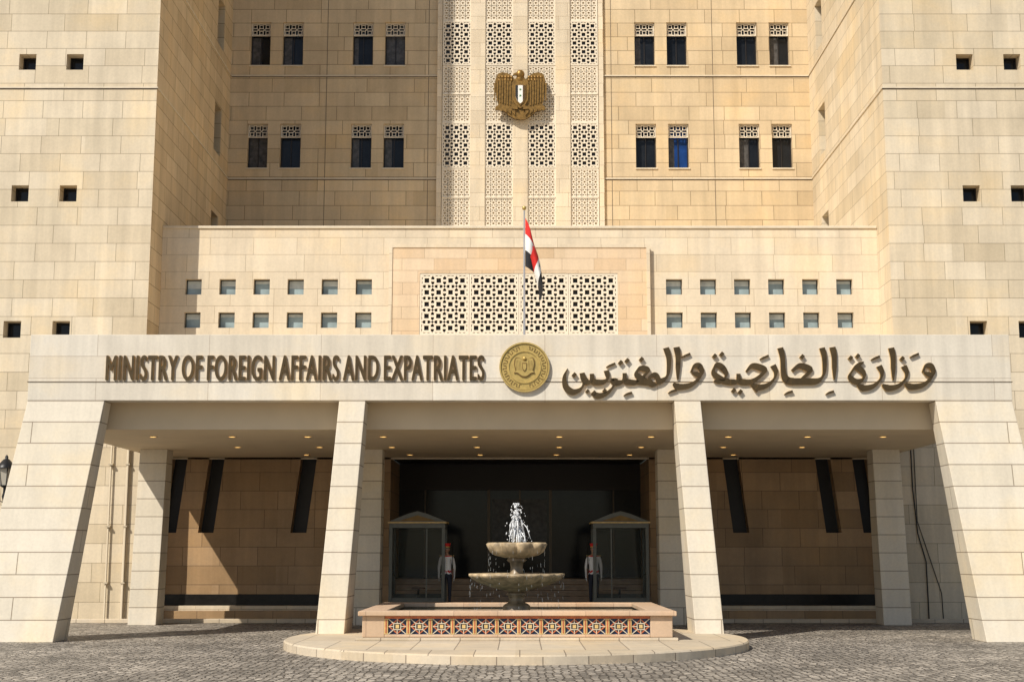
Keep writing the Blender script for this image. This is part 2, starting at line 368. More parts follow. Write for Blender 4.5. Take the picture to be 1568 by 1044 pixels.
# tracery strips
mb=MB()
cs=(-2.69,-.88,.92,2.73)
for x in (-3.42,-1.79,.02,1.83,3.46):
    w=.31 if abs(x)<3 else .1
    mb.box(x-w,x+w,DC-.14,DC-.001,12,TOP,S_BLOCK)
child(mb,'tracery_piers')
mb=MB()
for c in cs:
    a,b_=c-.58,c+.58
    M=FY(DC)
    for i in range(-1,4):
        z0=18.27+4.53*i
        mb.face([M(a,z0,.01),M(b_,z0,.01),M(b_,z0+1.94,.01),M(a,z0+1.94,.01)],DARK)
        lattice(mb,M,a,b_,z0,z0+1.94,3,5,.055,.03,.09,S_LAT,frame=.05)
        lo=z0+1.94; hi=z0+4.53
        mb.face([M(a,lo,.01),M(b_,lo,.01),M(b_,hi,.01),M(a,hi,.01)],S_LAT2)
        lattice(mb,M,a,b_,lo+.06,hi-.06,5,11,.045,.012,.07,S_LAT,frame=.05)
        mb.box(a,b_,DC-.10,DC-.02,(lo+hi)/2-.03,(lo+hi)/2+.03,S_LAT)
child(mb,'tracery_screens')

# low block
DB=46.1; BT=13.27
mb=MB(); holes=[]
for sg,x0 in ((-1,-11.23),(1,5.31)):
    for i in range(6):
        for z in (11.22,10.06):
            x=x0+i*1.172; holes.append((x-.28,x+.28,z-.27,z+.27))
holed(mb,FY(DB),-XW+.003,XW-.003,5.3,BT,holes,.24,S_BLOCK,None,lambda k,h:BLIND,frame=.025)
mb.face([(-XW+.003,DB,BT),(XW-.003,DB,BT),(XW-.003,DC-.01,BT),(-XW+.003,DC-.01,BT)],S_PLAIN)
for h in holes: # half-lowered blinds
    f=random.choice((.25,.4,.55,.4))
    mb.face([(h[0]+.03,DB+.23,h[3]-(h[3]-h[2])*f),(h[1]-.03,DB+.23,h[3]-(h[3]-h[2])*f),(h[1]-.03,DB+.23,h[3]-.03),(h[0]+.03,DB+.23,h[3]-.03)],BLINDW)
child(mb,'entrance_block')
mb=MB()
mb.box(-XW+.01,XW-.01,DB-.05,DB+.5,BT+.002,BT+.09,S_PLAIN)
child(mb,'block_coping',.01)
mb=MB()
PD=.16
holed(mb,FY(DB-PD),-4.47,4.44,7.7,12.64,[(-3.43,3.36,9.52,11.66)],.15,S_PANEL,S_BLOCK,DARK)
mb.face([(-4.47,DB-PD,12.64),(4.44,DB-PD,12.64),(4.44,DB,12.64),(-4.47,DB,12.64)],S_PLAIN)
for x in (-4.47,4.44): mb.face([(x,DB-PD,7.7),(x,DB,7.7),(x,DB,12.64),(x,DB-PD,12.64)],S_PANEL)
for (a,b_,c,d) in ((-4.5,-4.38,8,12.68),(4.35,4.47,8,12.68),(-4.38,4.35,12.56,12.68)):
    mb.box(a,b_,DB-PD-.03,DB-PD-.001,c,d,S_BLOCK)
child(mb,'centre_panel')
mb=MB()
w=(3.36+3.43)/4
for i in range(4):
    a=-3.43+i*w
    lattice(mb,FY(DB-PD),a+.035,a+w-.035,9.56,11.62,4,5,.07,-.10,-.02,S_LAT,frame=.06)
child(mb,'panel_lattice')

# recess wall under canopy
CZ=5.36
def warp(sg):
    def W(u,v):
        if abs(abs(u)-4.35)<.01 or abs(abs(u)-XW)<.01: return (u,v)
        t=max(0,min(1,(CZ-v)/(CZ-2.85)))
        return (u+sg*.3*t,v)
    return W
for sg in (-1,1):
    mb=MB()
    hs=[(6.84,7.38),(9.95,10.47),(11.2,11.72)]
    hs=[(a,b_,2.85,CZ-.01) for a,b_ in hs] if sg>0 else [(-b_,-a,2.85,CZ-.01) for a,b_ in hs]
    a,b_=sorted((sg*4.35,sg*XW))
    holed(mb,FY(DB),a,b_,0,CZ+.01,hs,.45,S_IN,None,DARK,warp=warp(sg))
    child(mb,'recess_wall')
    mb=MB()
    a,b_=sorted((sg*5.1,sg*11.95))
    mb.box(a,b_,DB-.03,DB-.001,.47,.83,BLACK)
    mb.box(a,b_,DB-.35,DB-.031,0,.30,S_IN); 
    mb.box(a,b_,DB-.22,DB-.031,.302,.46,S_BLOCK)
    child(mb,'wall_base_course',.008)
    # side walls of entrance recess
    mb=MB()
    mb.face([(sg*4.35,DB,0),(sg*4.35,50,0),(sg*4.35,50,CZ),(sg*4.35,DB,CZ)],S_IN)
    child(mb,'entrance_side_wall')
mb=MB()
mb.box(-4.35,4.35,49.5,49.7,4.43,CZ,FRAME)
mb.box(-4.35,-3.44,49.5,49.7,0,4.43,BLACK); mb.box(3.4,4.35,49.5,49.7,0,4.43,BLACK)
xs=[-3.44,-1.12,1.1,3.4]
for i in range(3):
    a,b_=xs[i],xs[i+1]
    mb.face([(a,49.62,1.3),(b_,49.62,1.3),(b_,49.62,4.43),(a,49.62,4.43)],GLASS)
    if i==1:
        mb.face([(a+.12,49.6,2.5),(b_-.12,49.6,2.5),(b_-.12,49.6,4.1),(a+.12,49.6,4.1)],GLASSC)  # paler sheet paints a grey reflection on the door glass
        mb.box(-.03,.03,49.52,49.595,1.3,4.43,DOORF)
        for hx in (-.15,.12): mb.box(hx,hx+.03,49.46,49.49,2.1,2.7,GOLD)
        for hx in (-.15,.12):
            for hz in (2.12,2.66): mb.box(hx,hx+.03,49.49,49.6,hz,hz+.02,GOLD)
for x in xs: mb.box(x-.05,x+.05,49.52,49.6,1.3,4.43,DOORF)
child(mb,'entrance_doors')
mb=MB()
for i in range(3): mb.box(-4.2,4.2,41.2+.35*i,46.1,.0+.2*i,.2*(i+1)-.002*i,S_KERB)
for i in range(4): mb.box(-4.33,4.33,45.6+.4*i,49.5,.6+.18*i,.6+.18*(i+1),S_STEP)
child(mb,'entrance_steps',.01)
mb=MB(); mb.box(-4.35,4.35,DB+.002,50,CZ+.002,CZ+.2,FRAME); child(mb,'lobby_ceiling')

# canopy
mb=MB()
mb.box(-12.7,12.7,35,35.45,6.04,7.76,S_CAN)
mb.box(-12.7,-12.25,35.451,44.58,6.04,7.76,S_CAN); mb.box(12.25,12.7,35.451,44.58,6.04,7.76,S_CAN)
child(mb,'canopy_fascia',.012)
mb=MB()
mb.box(-12.73,12.73,34.985,35.1,6.52,6.535,JOINT)
child(mb,'fascia_groove')
mb=MB()
mb.box(-12.24,12.24,35.72,46.08,CZ,7.6,S_CEIL)
mb.box(-12.24,12.24,35.46,35.715,6.1,7.6,S_CEIL)
child(mb,'canopy_ceiling')
mb=MB()
def ring(x,y):
    n=16; z=CZ-.003
    mb.lathe(x,y,[(.13,z-.012),(.13,z),],n,RING); mb.lathe(x,y,[(.095,z-.012),(.13,z-.012)],n,RING)
    mb.face([(x+.095*math.cos(2*math.pi*j/n),y+.095*math.sin(2*math.pi*j/n),z-.006) for j in range(n)],LIGHT)
for x in (-10.2,-8,-5.9,-3.8,-1.25,1.1,3.65,5.8,8,10.1): ring(x,37.9)
for x in (-8.6,-6.1,-3.9,-1.3,1.2,3.7,6.2,8.6): ring(x,41.6)
for x in (-7,-3.6,-1.3,1.2,3.6,7): ring(x,44.8)
child(mb,'canopy_downlights')
# piers & columns
for sg in (-1,1):
    mb=MB()
    def X(v): return sg*v
    z0,z1=0,6.04
    ft=(10.71,12.69);fb=(11.42,13.5)
    mb.hexa([(X(fb[0]),34.1,z0),(X(fb[1]),34.1,z0),(X(fb[1]),35.2,z0),(X(fb[0]),35.2,z0),
             (X(ft[0]),35.003,z1),(X(ft[1]),35.003,z1),(X(ft[1]),35.6,z1),(X(ft[0]),35.6,z1)],S_COL)
    child(mb,'outer_pier',.015)
    mb=MB()
    a=(3.98,4.66); c=(4.36,5.07)
    mb.hexa([(X(c[0]),34.45,.0),(X(c[1]),34.45,0),(X(c[1]),36.1,0),(X(c[0]),36.1,0),
             (X(a[0]),35.003,z1),(X(a[1]),35.003,z1),(X(a[1]),35.7,z1),(X(a[0]),35.7,z1)],S_COL)
    child(mb,'canopy_column',.015)
    mb=MB()
    for (t0,t1,b0,b1) in ((4.27,5.0,4.3,5.08),(10.97,11.82,11.09,11.95)):
        mb.hexa([(X(b0),42.4,0),(X(b1),42.4,0),(X(b1),43.3,0),(X(b0),43.3,0),(X(t0),42.5,CZ),(X(t1),42.5,CZ),(X(t1),43.2,CZ),(X(t0),43.2,CZ)],S_COL)
    child(mb,'rear_column',.015)
# kerbs along wings
mb=MB()
for sg in (-1,1):
    a,b_=sorted((sg*5.2,sg*30))
    mb.box(a,b_,43.75,43.95,0,.13,S_KERB)
child(mb,'pavement_kerb',.015)

# ------------------------------------------------------------------ emblem (hawk)
E=empty('eagle_emblem',(0.02,DC-.3,21.35))
mb=MB()
S=1.08
M=lambda u,v,d:(u*S,-d,v*S)
half=[(0,.6),(.2,.62),(.3,.74),(.5,.88),(.72,.93),(.9,.84),(.98,.62),(1.0,.3),(.95,.0),(.9,-.22),(.86,-.4),(.98,-.52),(.99,-.62),(.8,-.62),(.62,-.68),(.5,-.8),(.36,-.9),(.22,-.98),(0,-1.02)]
pts=half+[(-a,b_) for a,b_ in half[-2:0:-1]]
mb.prism(pts,M,0,.12,BRONZE,BRONZE_D)
for sg in (-1,1):
    for i in range(7): # long wing feathers
        x=.36+.1*i; 
        q=[(sg*x,.55+.03*i if i<5 else .6-.05*(i-4)),(sg*(x+.075),.55+.03*i if i<5 else .58-.06*(i-4)),(sg*(x+.06),-.42+.03*i),(sg*(x+.02),-.46+.03*i)]
        mb.prism(q,M,.12,.16+.01*(i%2),BRONZE,BRONZE_D)
    for i in range(5):
        for j in range(2):
            x=.34+.12*i; z=.72-.0*i-.12*j
            mb.ball((sg*x*S,-.13,z*S),.055*S,BRONZE,8,5,(1,.6,1.2))
    for i in range(4): # ribbon folds
        x=.2+.17*i; mb.prism([(sg*x,-.62-.0*i),(sg*(x+.13),-.58),(sg*(x+.11),-.74+.03*i),(sg*(x),-.86+.06*i)],M,.12,.18,BRONZE,BRONZE_D)
    mb.prism([(sg*.12,-.45),(sg*.26,-.5),(sg*.34,-.6),(sg*.1,-.62)],M,.12,.22,BRONZE,BRONZE_D) # claw
mb.prism([(-.34,.3),(-.3,.52),(-.16,.66),(.16,.66),(.3,.52),(.34,.3),(.3,-.25),(.15,-.5),(0,-.58),(-.15,-.5),(-.3,-.25)],M,.12,.2,BRONZE,BRONZE_D)
sh=[(-.2,.36),(.2,.36),(.2,-.1),(.13,-.3),(0,-.42),(-.13,-.3),(-.2,-.1)]
mb.prism([(a*1.15,b_*1.1) for a,b_ in sh],M,.2,.235,BRONZE,BRONZE_D)
k=.95
mb.prism([(a*k,b_*k) for a,b_ in sh],M,.235,.26,WHITE)
mb.prism([(-.19,.34),(-.095,.34),(-.095,-.31),(-.12,-.28),(-.19,-.09)],M,.26,.268,BLK)
mb.prism([(.19,.34),(.095,.34),(.095,-.31),(.12,-.28),(.19,-.09)],M,.26,.268,BRONZE_D)
for z in (.17,-.08):
    st=[((.055 if k_%2==0 else .022)*math.sin(k_*math.pi/5),z+(.055 if k_%2==0 else .022)*math.cos(k_*math.pi/5)) for k_ in range(10)]
    mb.prism(st,M,.26,.27,GREEN)
# head turned to its side
mb.ball((0,-.16,.82*S),.17*S,BRONZE,12,8,(1,.7,1.1)); mb.ball((0,-.14,.66*S),.15*S,BRONZE,12,8,(1.1,.6,1.2))
mb.prism([(-.12,.9),(-.27,.84),(-.3,.76),(-.22,.78),(-.12,.78)],M,.1,.2,BRONZE,BRONZE_D)
o=mb.obj('hawk_relief',E)

# ------------------------------------------------------------------ seal
SE=empty('round_ministry_seal',(.12,35,6.9))
mb=MB(); R=.64
def disc(r0,r1,d0,d1,mat,n=64):
    for j in range(n):
        a=2*math.pi*j/n; b_=2*math.pi*(j+1)/n
        P=lambda r,t,d:(r*math.cos(t),-d,r*math.sin(t))
        mb.face([P(r0,a,d1),P(r1,a,d1),P(r1,b_,d1),P(r0,b_,d1)],mat)
        mb.face([P(r1,a,d0),P(r1,b_,d0),P(r1,b_,d1),P(r1,a,d1)],mat)
        if r0>0: mb.face([P(r0,a,d0),P(r0,b_,d0),P(r0,b_,d1),P(r0,a,d1)],mat)
disc(0,R,0.001,.06,GOLD); disc(R-.03,R+.01,.06,.09,GOLD); disc(R-.045,R-.032,.06,.066,GOLD_D); disc(.40,.425,.06,.085,GOLD)
M=lambda u,v,d:(u,-d,v)
for k in range(46): # ring inscription strokes
    if k in (0,1,22,23,24,45): continue
    t=math.pi/2+2*math.pi*k/46; r=.51; c,s_=math.cos(t),math.sin(t)
    h=.035 if k%3 else .05
    mb.bar(M,(r-h)*c,(r-h)*s_,(r+h)*c,(r+h)*s_,.018,.06,.07,GOLD_D)
    if k%2: mb.bar(M,(r-h)*c,(r-h)*s_,(r-h)*c-.045*s_,(r-h)*s_+.045*c,.014,.06,.071,GOLD_D)
    else: mb.bar(M,(r+h)*c,(r+h)*s_,(r+h)*c-.04*s_,(r+h)*s_+.04*c,.014,.06,.071,GOLD_D)
k=.27
mb.prism([(a*k,b_*k) for a,b_ in pts],M,.06,.085,GOLD_D,GOLD_D)
mb.prism([(a*k*.9,b_*k*.9+.005) for a,b_ in pts],M,.085,.1,GOLD,GOLD_D)
for sg in (-1,1):
    for i in range(4): mb.bar(M,sg*(.1+.04*i),.17,sg*(.09+.035*i),-.09,.008,.1,.104,GOLD_D)
mb.prism([(a*k*1.1,b_*k*1.1) for a,b_ in sh],M,.1,.115,GOLD_D); mb.prism([(a*k*.8,b_*k*.8) for a,b_ in sh],M,.115,.12,GOLD)
mb.ball((0,-.1,.82*k),.05,GOLD)
mb.obj('seal_disc',SE)

# ------------------------------------------------------------------ lettering
def lettering(txt,x0,x1,z0,z1,name,shifts):
    cu=bpy.data.curves.new(name+'_curve','FONT'); cu.body=txt; cu.size=1; cu.extrude=.08; cu.resolution_u=6
    cu.space_word=.62; cu.space_character=1.1
    ob=bpy.data.objects.new('tmp',cu); COL.objects.link(ob)
    bpy.context.view_layer.update()
    me=bpy.data.meshes.new_from_object(ob.evaluated_get(bpy.context.evaluated_depsgraph_get()))
    bpy.data.objects.remove(ob)
    vs=[v.co.copy() for v in me.vertices]
    ax,bx=min(v.x for v in vs),max(v.x for v in vs); ay,by=min(v.y for v in vs),max(v.y for v in vs)
    cx=(x0+x1)/2
    mb=MB()
    for q,(sx,sz) in enumerate(shifts): # slightly offset copies thicken the strokes
        base=[]
        for v in vs:
            x=x0+(v.x-ax)/(bx-ax)*(x1-x0)+sx; z=(v.y-ay)/(by-ay)*(z1-z0)+sz
            base.append((x-cx,0 if v.z<0 else -.052-.0012*q,z))
        i0=len(mb.v); mb.v+=base
        for p in me.polygons:
            ys=[base[i][1] for i in p.vertices]
            mb.f.append(tuple(i0+i for i in p.vertices)); mb.m.append(mb.mi(LET if max(ys)-min(ys)<.01 else LETS)); mb.sm.append(False)
    o=mb.obj(name); o.location=(cx,34.997,z0)
    return o
lettering('MINISTRY OF FOREIGN AFFAIRS AND EXPATRIATES',-10.7,-.94,6.56,7.21,'english_name_sign',((0,0),(.014,.006),(.028,.0)))

# Arabic calligraphy: broad-nib strokes, sign units of 1.69 cm, right to left
AR=MB(); seg=[0]; U=.0169
def MA(u,v,d): return ((u-350)*U,-d,-v*U)
def cr(p,n=8):
    out=[]
    P=[p[0]]+list(p)+[p[-1]]
    for i in range(1,len(P)-2):
        a,b_,c,d=P[i-1],P[i],P[i+1],P[i+2]
        for k in range(n):
            t=k/n
            out.append(tuple(.5*((2*b_[q])+(-a[q]+c[q])*t+(2*a[q]-5*b_[q]+4*c[q]-d[q])*t*t+(-a[q]+3*b_[q]-3*c[q]+d[q])*t**3) for q in (0,1)))
    out.append(tuple(p[-1])); return out
NA=math.radians(60)
def pen(p,w=8.2,taper=True):
    q=cr(p); n=len(q); prev=None
    hws=[];nrm=[]
    for i in range(n):
        a=q[max(0,i-1)]; c=q[min(n-1,i+1)]
        dx,dy=c[0]-a[0],c[1]-a[1]; L=math.hypot(dx,dy) or 1
        px,py=-dy/L,dx/L
        nx,ny=math.cos(NA)*w/2,-math.sin(NA)*w/2
        nrm.append((px,py)); hws.append(abs(px*nx+py*ny)+min(1.1,w*.2))
    for i in range(n):
        lo_,hi_=max(0,i-2),min(n,i+3); hw=sum(hws[lo_:hi_])/(hi_-lo_)
        if taper and i>n-7: hw*=.3+.7*(n-1-i)/6
        px,py=nrm[i]
        cur=((q[i][0]+px*hw,q[i][1]+py*hw),(q[i][0]-px*hw,q[i][1]-py*hw))
        if prev:
            d=.055+.0004*(seg[0]%40); seg[0]+=1
            AR.hexa([MA(*prev[0],d),MA(*prev[1],d),MA(*cur[1],d),MA(*cur[0],d),MA(*prev[0],.0),MA(*prev[1],.0),MA(*cur[1],.0),MA(*cur[0],.0)],LET,LETS)
        prev=cur
def dot(x,y,r=4.2):
    AR.hexa([MA(x-r,y+r*.2,.08),MA(x-r*.1,y+r,.08),MA(x+r,y-r*.2,.08),MA(x+r*.1,y-r,.08)]+[MA(x-r,y+r*.2,.0),MA(x-r*.1,y+r,.0),MA(x+r,y-r*.2,.0),MA(x+r*.1,y-r,.0)],LET,LETS)
def waw(x,y): pen([(x-6,y),(x-2,y-9),(x+6,y-10),(x+10,y-2),(x+5,y+3),(x-5,y+1)],7.4); pen([(x+9,y-5),(x+10,y+2),(x+3,y+12),(x-9,y+20),(x-26,y+22),(x-34,y+17)])
def ra(x,y): pen([(x+1,y-12),(x+5,y-2),(x+2,y+9),(x-9,y+19),(x-24,y+22),(x-33,y+17)])
def alif(x,t,b_): pen([(x-1,t),(x+1,t+12),(x+1,(t+b_)/2),(x,b_)],11)
# word 1 (right): wzara
waw(1418,571); ra(1382,573); dot(1381,550); alif(1366,533,583); ra(1344,573)
pen([(1312,563),(1321,572),(1319,582),(1308,585),(1300,577),(1306,566),(1313,560),(1322,555)],7.4); dot(1302,549); dot(1313,546)
# word 2: al-kharijiya
alif(1276,532,582)
pen([(1259,533),(1262,550),(1260,574),(1250,584),(1232,585),(1210,585)],9.5,False)
pen([(1212,569),(1224,561),(1240,567),(1236,573),(1222,584)]); dot(1228,547)
pen([(1195,533),(1198,548),(1199,573),(1204,583),(1214,585)],10,False)
ra(1182,572)
pen([(1142,570),(1152,561),(1170,567),(1166,574),(1150,585),(1134,586)],8.2,False); dot(1157,598)
pen([(1130,573),(1131,584),(1140,586)],8,False); pen([(1130,574),(1128,584),(1118,586),(1106,584)],8,False); dot(1122,599); dot(1132,601)
pen([(1114,585),(1104,582),(1092,572),(1096,560),(1106,564),(1111,575),(1104,584),(1092,585)],7.4); dot(1094,546); dot(1105,543)
# word 3: wal-mughtaribin
waw(1064,571)
alif(1037,532,582)
pen([(1020,533),(1024,550),(1022,574),(1014,583),(1004,586)],9.5,False)
pen([(1009,585),(1003,575),(994,579),(996,589),(1006,589)],7); pen([(998,587),(986,586),(974,585)],8.2,False)
pen([(988,585),(974,574),(980,565),(992,568),(984,578),(974,586),(962,586)],7.6,False); dot(982,551)
pen([(956,572),(957,584),(964,586)],8,False); pen([(956,574),(953,584),(944,587),(934,584)]); dot(950,556); dot(960,553)
pen([(944,586),(938,584),(940,590),(930,602),(916,607),(905,603)])
pen([(928,568),(930,580),(922,586),(908,586)],8,False); dot(925,599,3.6)
pen([(906,573),(907,584),(912,586)],8,False); pen([(906,575),(903,585),(896,586)],8,False); dot(899,600,3.6); dot(909,602,3.6)
pen([(898,586),(893,580),(891,572),(894,586),(888,597),(876,601),(866,593),(864,578),(869,565)]); dot(879,575)
# small vowel marks
for (x,y) in ((1400,545),(1340,549),(1170,548),(1050,545),(935,560)):
    pen([(x+7,y-3),(x,y),(x-7,y+3)],3.2)
for (x,y) in ((1268,602),(1205,602),(1028,600),(960,604)):
    pen([(x+7,y-2),(x,y),(x-6,y+3)],3.0)
o=AR.obj('arabic_name_sign'); o.location=((350-796)*U,34.997,6.9+563*U)

# ------------------------------------------------------------------ flag
FP=empty('flag_pole',(.12,36.1,7.6))
mb=MB()
mb.tube([(0,0,0),(0,0,3.75)],.035,STEEL,10,.022); mb.ball((0,0,3.82),.06,GOLD); mb.lathe(0,0,[(.14,0),(.14,.05),(.05,.12)],12,STEEL)
mb.obj('pole',FP)
mb=MB(); NU,NV=40,24
def fp(u,v):
    # slumped cloth: the fly end falls beside the pole in soft vertical folds
    z=3.55-v*1.35-1.12*u*(1-.15*v)
    x=.03+.82*math.sin(min(1,u*1.25)*math.pi*.5)*(.30+.70*v**.7)*(1-.40*u)+.035*math.sin(10*u+5*v)*u
    x-=.14*u*v
    y=-.16*math.sin(9*u+2*v)*u**.4-.06*u
    return (x,y,z)
for i in range(NU):
    for j in range(NV):
        m=RED if j<8 else (WHITE if j<16 else BLK)
        a,b_,c,d=i/NU,(i+1)/NU,j/NV,(j+1)/NV
        mb.face([fp(a,c),fp(b_,c),fp(b_,d),fp(a,d)],m,True)
for uc in (.35,.65): # two green stars on the white band
    st=[((.07 if k_%2==0 else .028)*math.sin(k_*math.pi/5),(.07 if k_%2==0 else .028)*math.cos(k_*math.pi/5)) for k_ in range(10)]
    mb.face([(lambda q:(q[0],q[1]-.012,q[2]))(fp(uc+a_*.9,.5-b2*.8)) for a_,b2 in st],GREEN)
mb.obj('flag_cloth',FP)

# ------------------------------------------------------------------ fountain
FC=34.6
F=empty('fountain',(-.08,FC,0))
mb=MB()
n=96; rx,ry=5.42,5.9; cy=33-FC
def ell(k,z): return [((rx+k)*math.cos(2*math.pi*j/n),cy+(ry+k)*math.sin(2*math.pi*j/n),z) for j in range(n)]
A,B1,C,D_=ell(.0,0),ell(0,.16),ell(-.03,.19),ell(-.45,.192)
for P,Q in ((A,B1),(B1,C),(C,D_)):
    for j in range(n): mb.face([P[j],P[(j+1)%n],Q[(j+1)%n],Q[j]],S_KERB,True)
mb.face(D_,S_KERB)
mb.obj('plinth',F)
mb=MB()
x0,x1,y0,y1=-3.5,3.55,31.7-FC,37.5-FC
t=.42
mb.box(x0-.12,x1+.12,y0-.12,y1+.12,.195,.26,S_KERB)
mb.box(x0,x1,y0+.05,y0+t,.262,.74,TILE_N); mb.box(x0+.05,x1-.05,y1-t,y1,.262,.74,S_PINK)
mb.box(x0+.05,x0+t,y0+t+.002,y1-t-.002,.262,.74,S_PINK); mb.box(x1-t,x1-.05,y0+t+.002,y1-t-.002,.262,.74,S_PINK)
mb.obj('basin_wall',F,.01)
mb=MB()
mb.box(x0-.01,x0+.5,y0,y0+.045,.262,.74,S_PINK); mb.box(x1-.5,x1+.01,y0,y0+.045,.262,.74,S_PINK)
mb.box(x0+.5,x1-.5,y0,y0+.045,.262,.33,S_PINK); mb.box(x0+.5,x1-.5,y0,y0+.045,.68,.74,TILE_R)
mb.box(x0-.1,x1+.1,y0-.1,y0+.5,.742,.85,S_PINK); mb.box(x0-.1,x1+.1,y1-.5,y1+.1,.742,.85,S_PINK)
mb.box(x0-.1,x0+.5,y0+.502,y1-.502,.742,.85,S_PINK); mb.box(x1-.5,x1+.1,y0+.502,y1-.502,.742,.85,S_PINK)
mb.obj('basin_coping',F,.02)
mb=MB(); Mf=lambda u,v,d:(u,y0-d,v)
N=12; L0,L1=x0+.5,x1-.5; w=(L1-L0)/N
for i in range(N):
    a=L0+i*w
    mb.bar(Mf,a+.035,.33,a+.035,.68,.085,-.045,-.002,TILE_G)
    mb.bar(Mf,a+.035,.36,a+.035,.65,.03,-.002,.006,TILE_R)
    lattice(mb,Mf,a+.085,a+w-.015,.335,.675,1,1,.018,-.045,-.01,TILE_C,frame=0,inner=.2)
    q=(a+.075+a+w)/2
    for (p0,p1,p2,p3) in ((-.19,.505,0,.66),(0,.66,.19,.505),(-.19,.505,0,.35),(0,.35,.19,.505)):
        mb.bar(Mf,q+p0,p1,q+p2,p3,.026,-.045,-.02,TILE_R)
    mb.bar(Mf,q-.04,.505,q+.04,.505,.08,-.045,-.016,TILE_G)
mb.obj('basin_fretwork',F)
mb=MB(); mb.face([(x0+.4,y0+.4,.72),(x1-.4,y0+.4,.72),(x1-.4,y1-.4,.72),(x0+.4,y1-.4,.72)],WATER)
mb.lathe(0,0,[(1.05,1.585),(0.01,1.585)],32,WATER); mb.lathe(0,0,[(.62,2.33),(0.01,2.33)],24,WATER)
mb.obj('water_surface',F)
mb=MB()
mb.lathe(0,0,[(.34,.6),(.34,.86),(.3,.9),(.22,.94),(.18,1.02),(.2,1.1),(.26,1.15),(.2,1.2)],20,F_DK)
mb.lathe(0,0,[(.16,1.2),(.3,1.24),(.55,1.3),(.85,1.4),(1.05,1.5),(1.12,1.56),(1.16,1.6),(1.16,1.65),(1.1,1.66),(1.04,1.6),(.9,1.52),(.3,1.5)],128,F_ST,16,.07)
mb.lathe(0,0,[(.3,1.5),(.24,1.6),(.17,1.68),(.15,1.8),(.17,1.92),(.25,1.98),(.2,2.05)],20,F_DK)
mb.lathe(0,0,[(.15,2.03),(.3,2.05),(.5,2.1),(.62,2.18),(.67,2.28),(.71,2.38),(.67,2.42),(.6,2.34),(.3,2.28)],120,F_ST,10,.16)
mb.lathe(0,0,[(.2,2.28),(.12,2.38),(.08,2.48),(.11,2.54),(.04,2.6),(0.0,2.62)],16,F_ST)
mb.obj('bowls',F)
mb=MB()
for k in range(75):
    a=random.uniform(0,6.28); r=random.uniform(.005,.14)*(1 if k<55 else 1.7); h=random.uniform(2.75,3.38)-r*1.9
    x=r*math.cos(a);y=r*math.sin(a)
    p=[(x*.3*t_,y*.3*t_,2.5+(h-2.5)*t_) for t_ in (0,.5)]+[(x*.75,y*.75,h),(x*1.2,y*1.2,h-.12),(x*1.6,y*1.6,h-.40)]
    mb.tube(p,.028,SPLASH,6,.008)
for k in range(340):
    a=random.uniform(0,6.28); z=random.uniform(2.45,3.4); r=abs(random.gauss(0,.13))*(1.35-.9*(z-2.45)/.95)+.01
    mb.ball((r*math.cos(a),r*math.sin(a),z),random.uniform(.006,.019),SPLASH,5,4,(1,1,1.5))
for R_,zt,zb,nn in ((.70,2.36,1.62,34),(1.17,1.62,.74,46)):
    for k in range(nn):
        a=2*math.pi*k/nn+random.uniform(-.06,.06)
        z=zt
        while z>zb:
            l=random.uniform(.03,.10)
            if random.random()<.35: mb.tube([(R_*math.cos(a),R_*math.sin(a),z),(R_*math.cos(a)*1.01,R_*math.sin(a)*1.01,z-l)],.004,SPLASH,4)
            z-=l+random.uniform(.03,.2)
mb.obj('water_jet',F)

# ------------------------------------------------------------------ sentry boxes
def sentry(x,first):
    e=empty('sentry_box',(x,43.6,.6)); mb=MB(); w,d,h=.82,.6,2.35
    for a in (-w,w):
        for c in (-d,d): mb.box(a-.05,a+.05,c-.05,c+.05,0,h,ALU)
    mb.box(-w-.05,w+.05,-d-.05,d+.05,h+.002,h+.14,ALU); mb.box(-w-.02,w+.02,-d-.02,d+.02,-.0,.04,ALU)
    for a in (-w,w): mb.box(a-.02,a+.02,-d+.05,d-.05,.9,.94,ALU)
    mb.box(-w+.05,w-.05,d-.03,d+.02,.04,.3,ALU); mb.box(-w+.05,w-.05,-d-.02,-d+.02,.04,.2,ALU)
    s_=.02 if first else -.02
    mb.box(.3*s_/.02-.02,.3*s_/.02+.02,-d-.015,-d+.015,.2,h,ALU)
    mb.box(-w-.1,w+.1,-d-.1,d+.1,h+.142,h+.19,TILE_G)
    z=h+.19; H=h+.52
    q=[(-w-.1,z),(w+.1,z),(.3,H-.08),(0,H),(-.3,H-.08)]
    mb.prism(q,lambda u,v,dd:(u,-dd,v),-d,d,ALU)
    mb.prism([(-w*.7,z+.03),(w*.7,z+.03),(0,z+.2)],lambda u,v,dd:(u,-dd,v),d+.001,d+.02,GOLD_D)
    # stool and small shelf inside
    mb.box(-.2,.2,.0,.35,.45,.5,WOODM); mb.box(-.03,.03,.15,.2,.04,.45,IRON)
    mb.obj('booth_frame_part',e)
    mb=MB()
    for a in (-w,w): mb.face([(a,-d+.05,.05),(a,d-.05,.05),(a,d-.05,h),(a,-d+.05,h)],BGL)
    mb.face([(-w+.05,-d,.2),(w-.05,-d,.2),(w-.05,-d,h),(-w+.05,-d,h)],BGL)
    mb.obj('booth_glass_part',e)
sentry(-3.2,1); sentry(3.15,0)

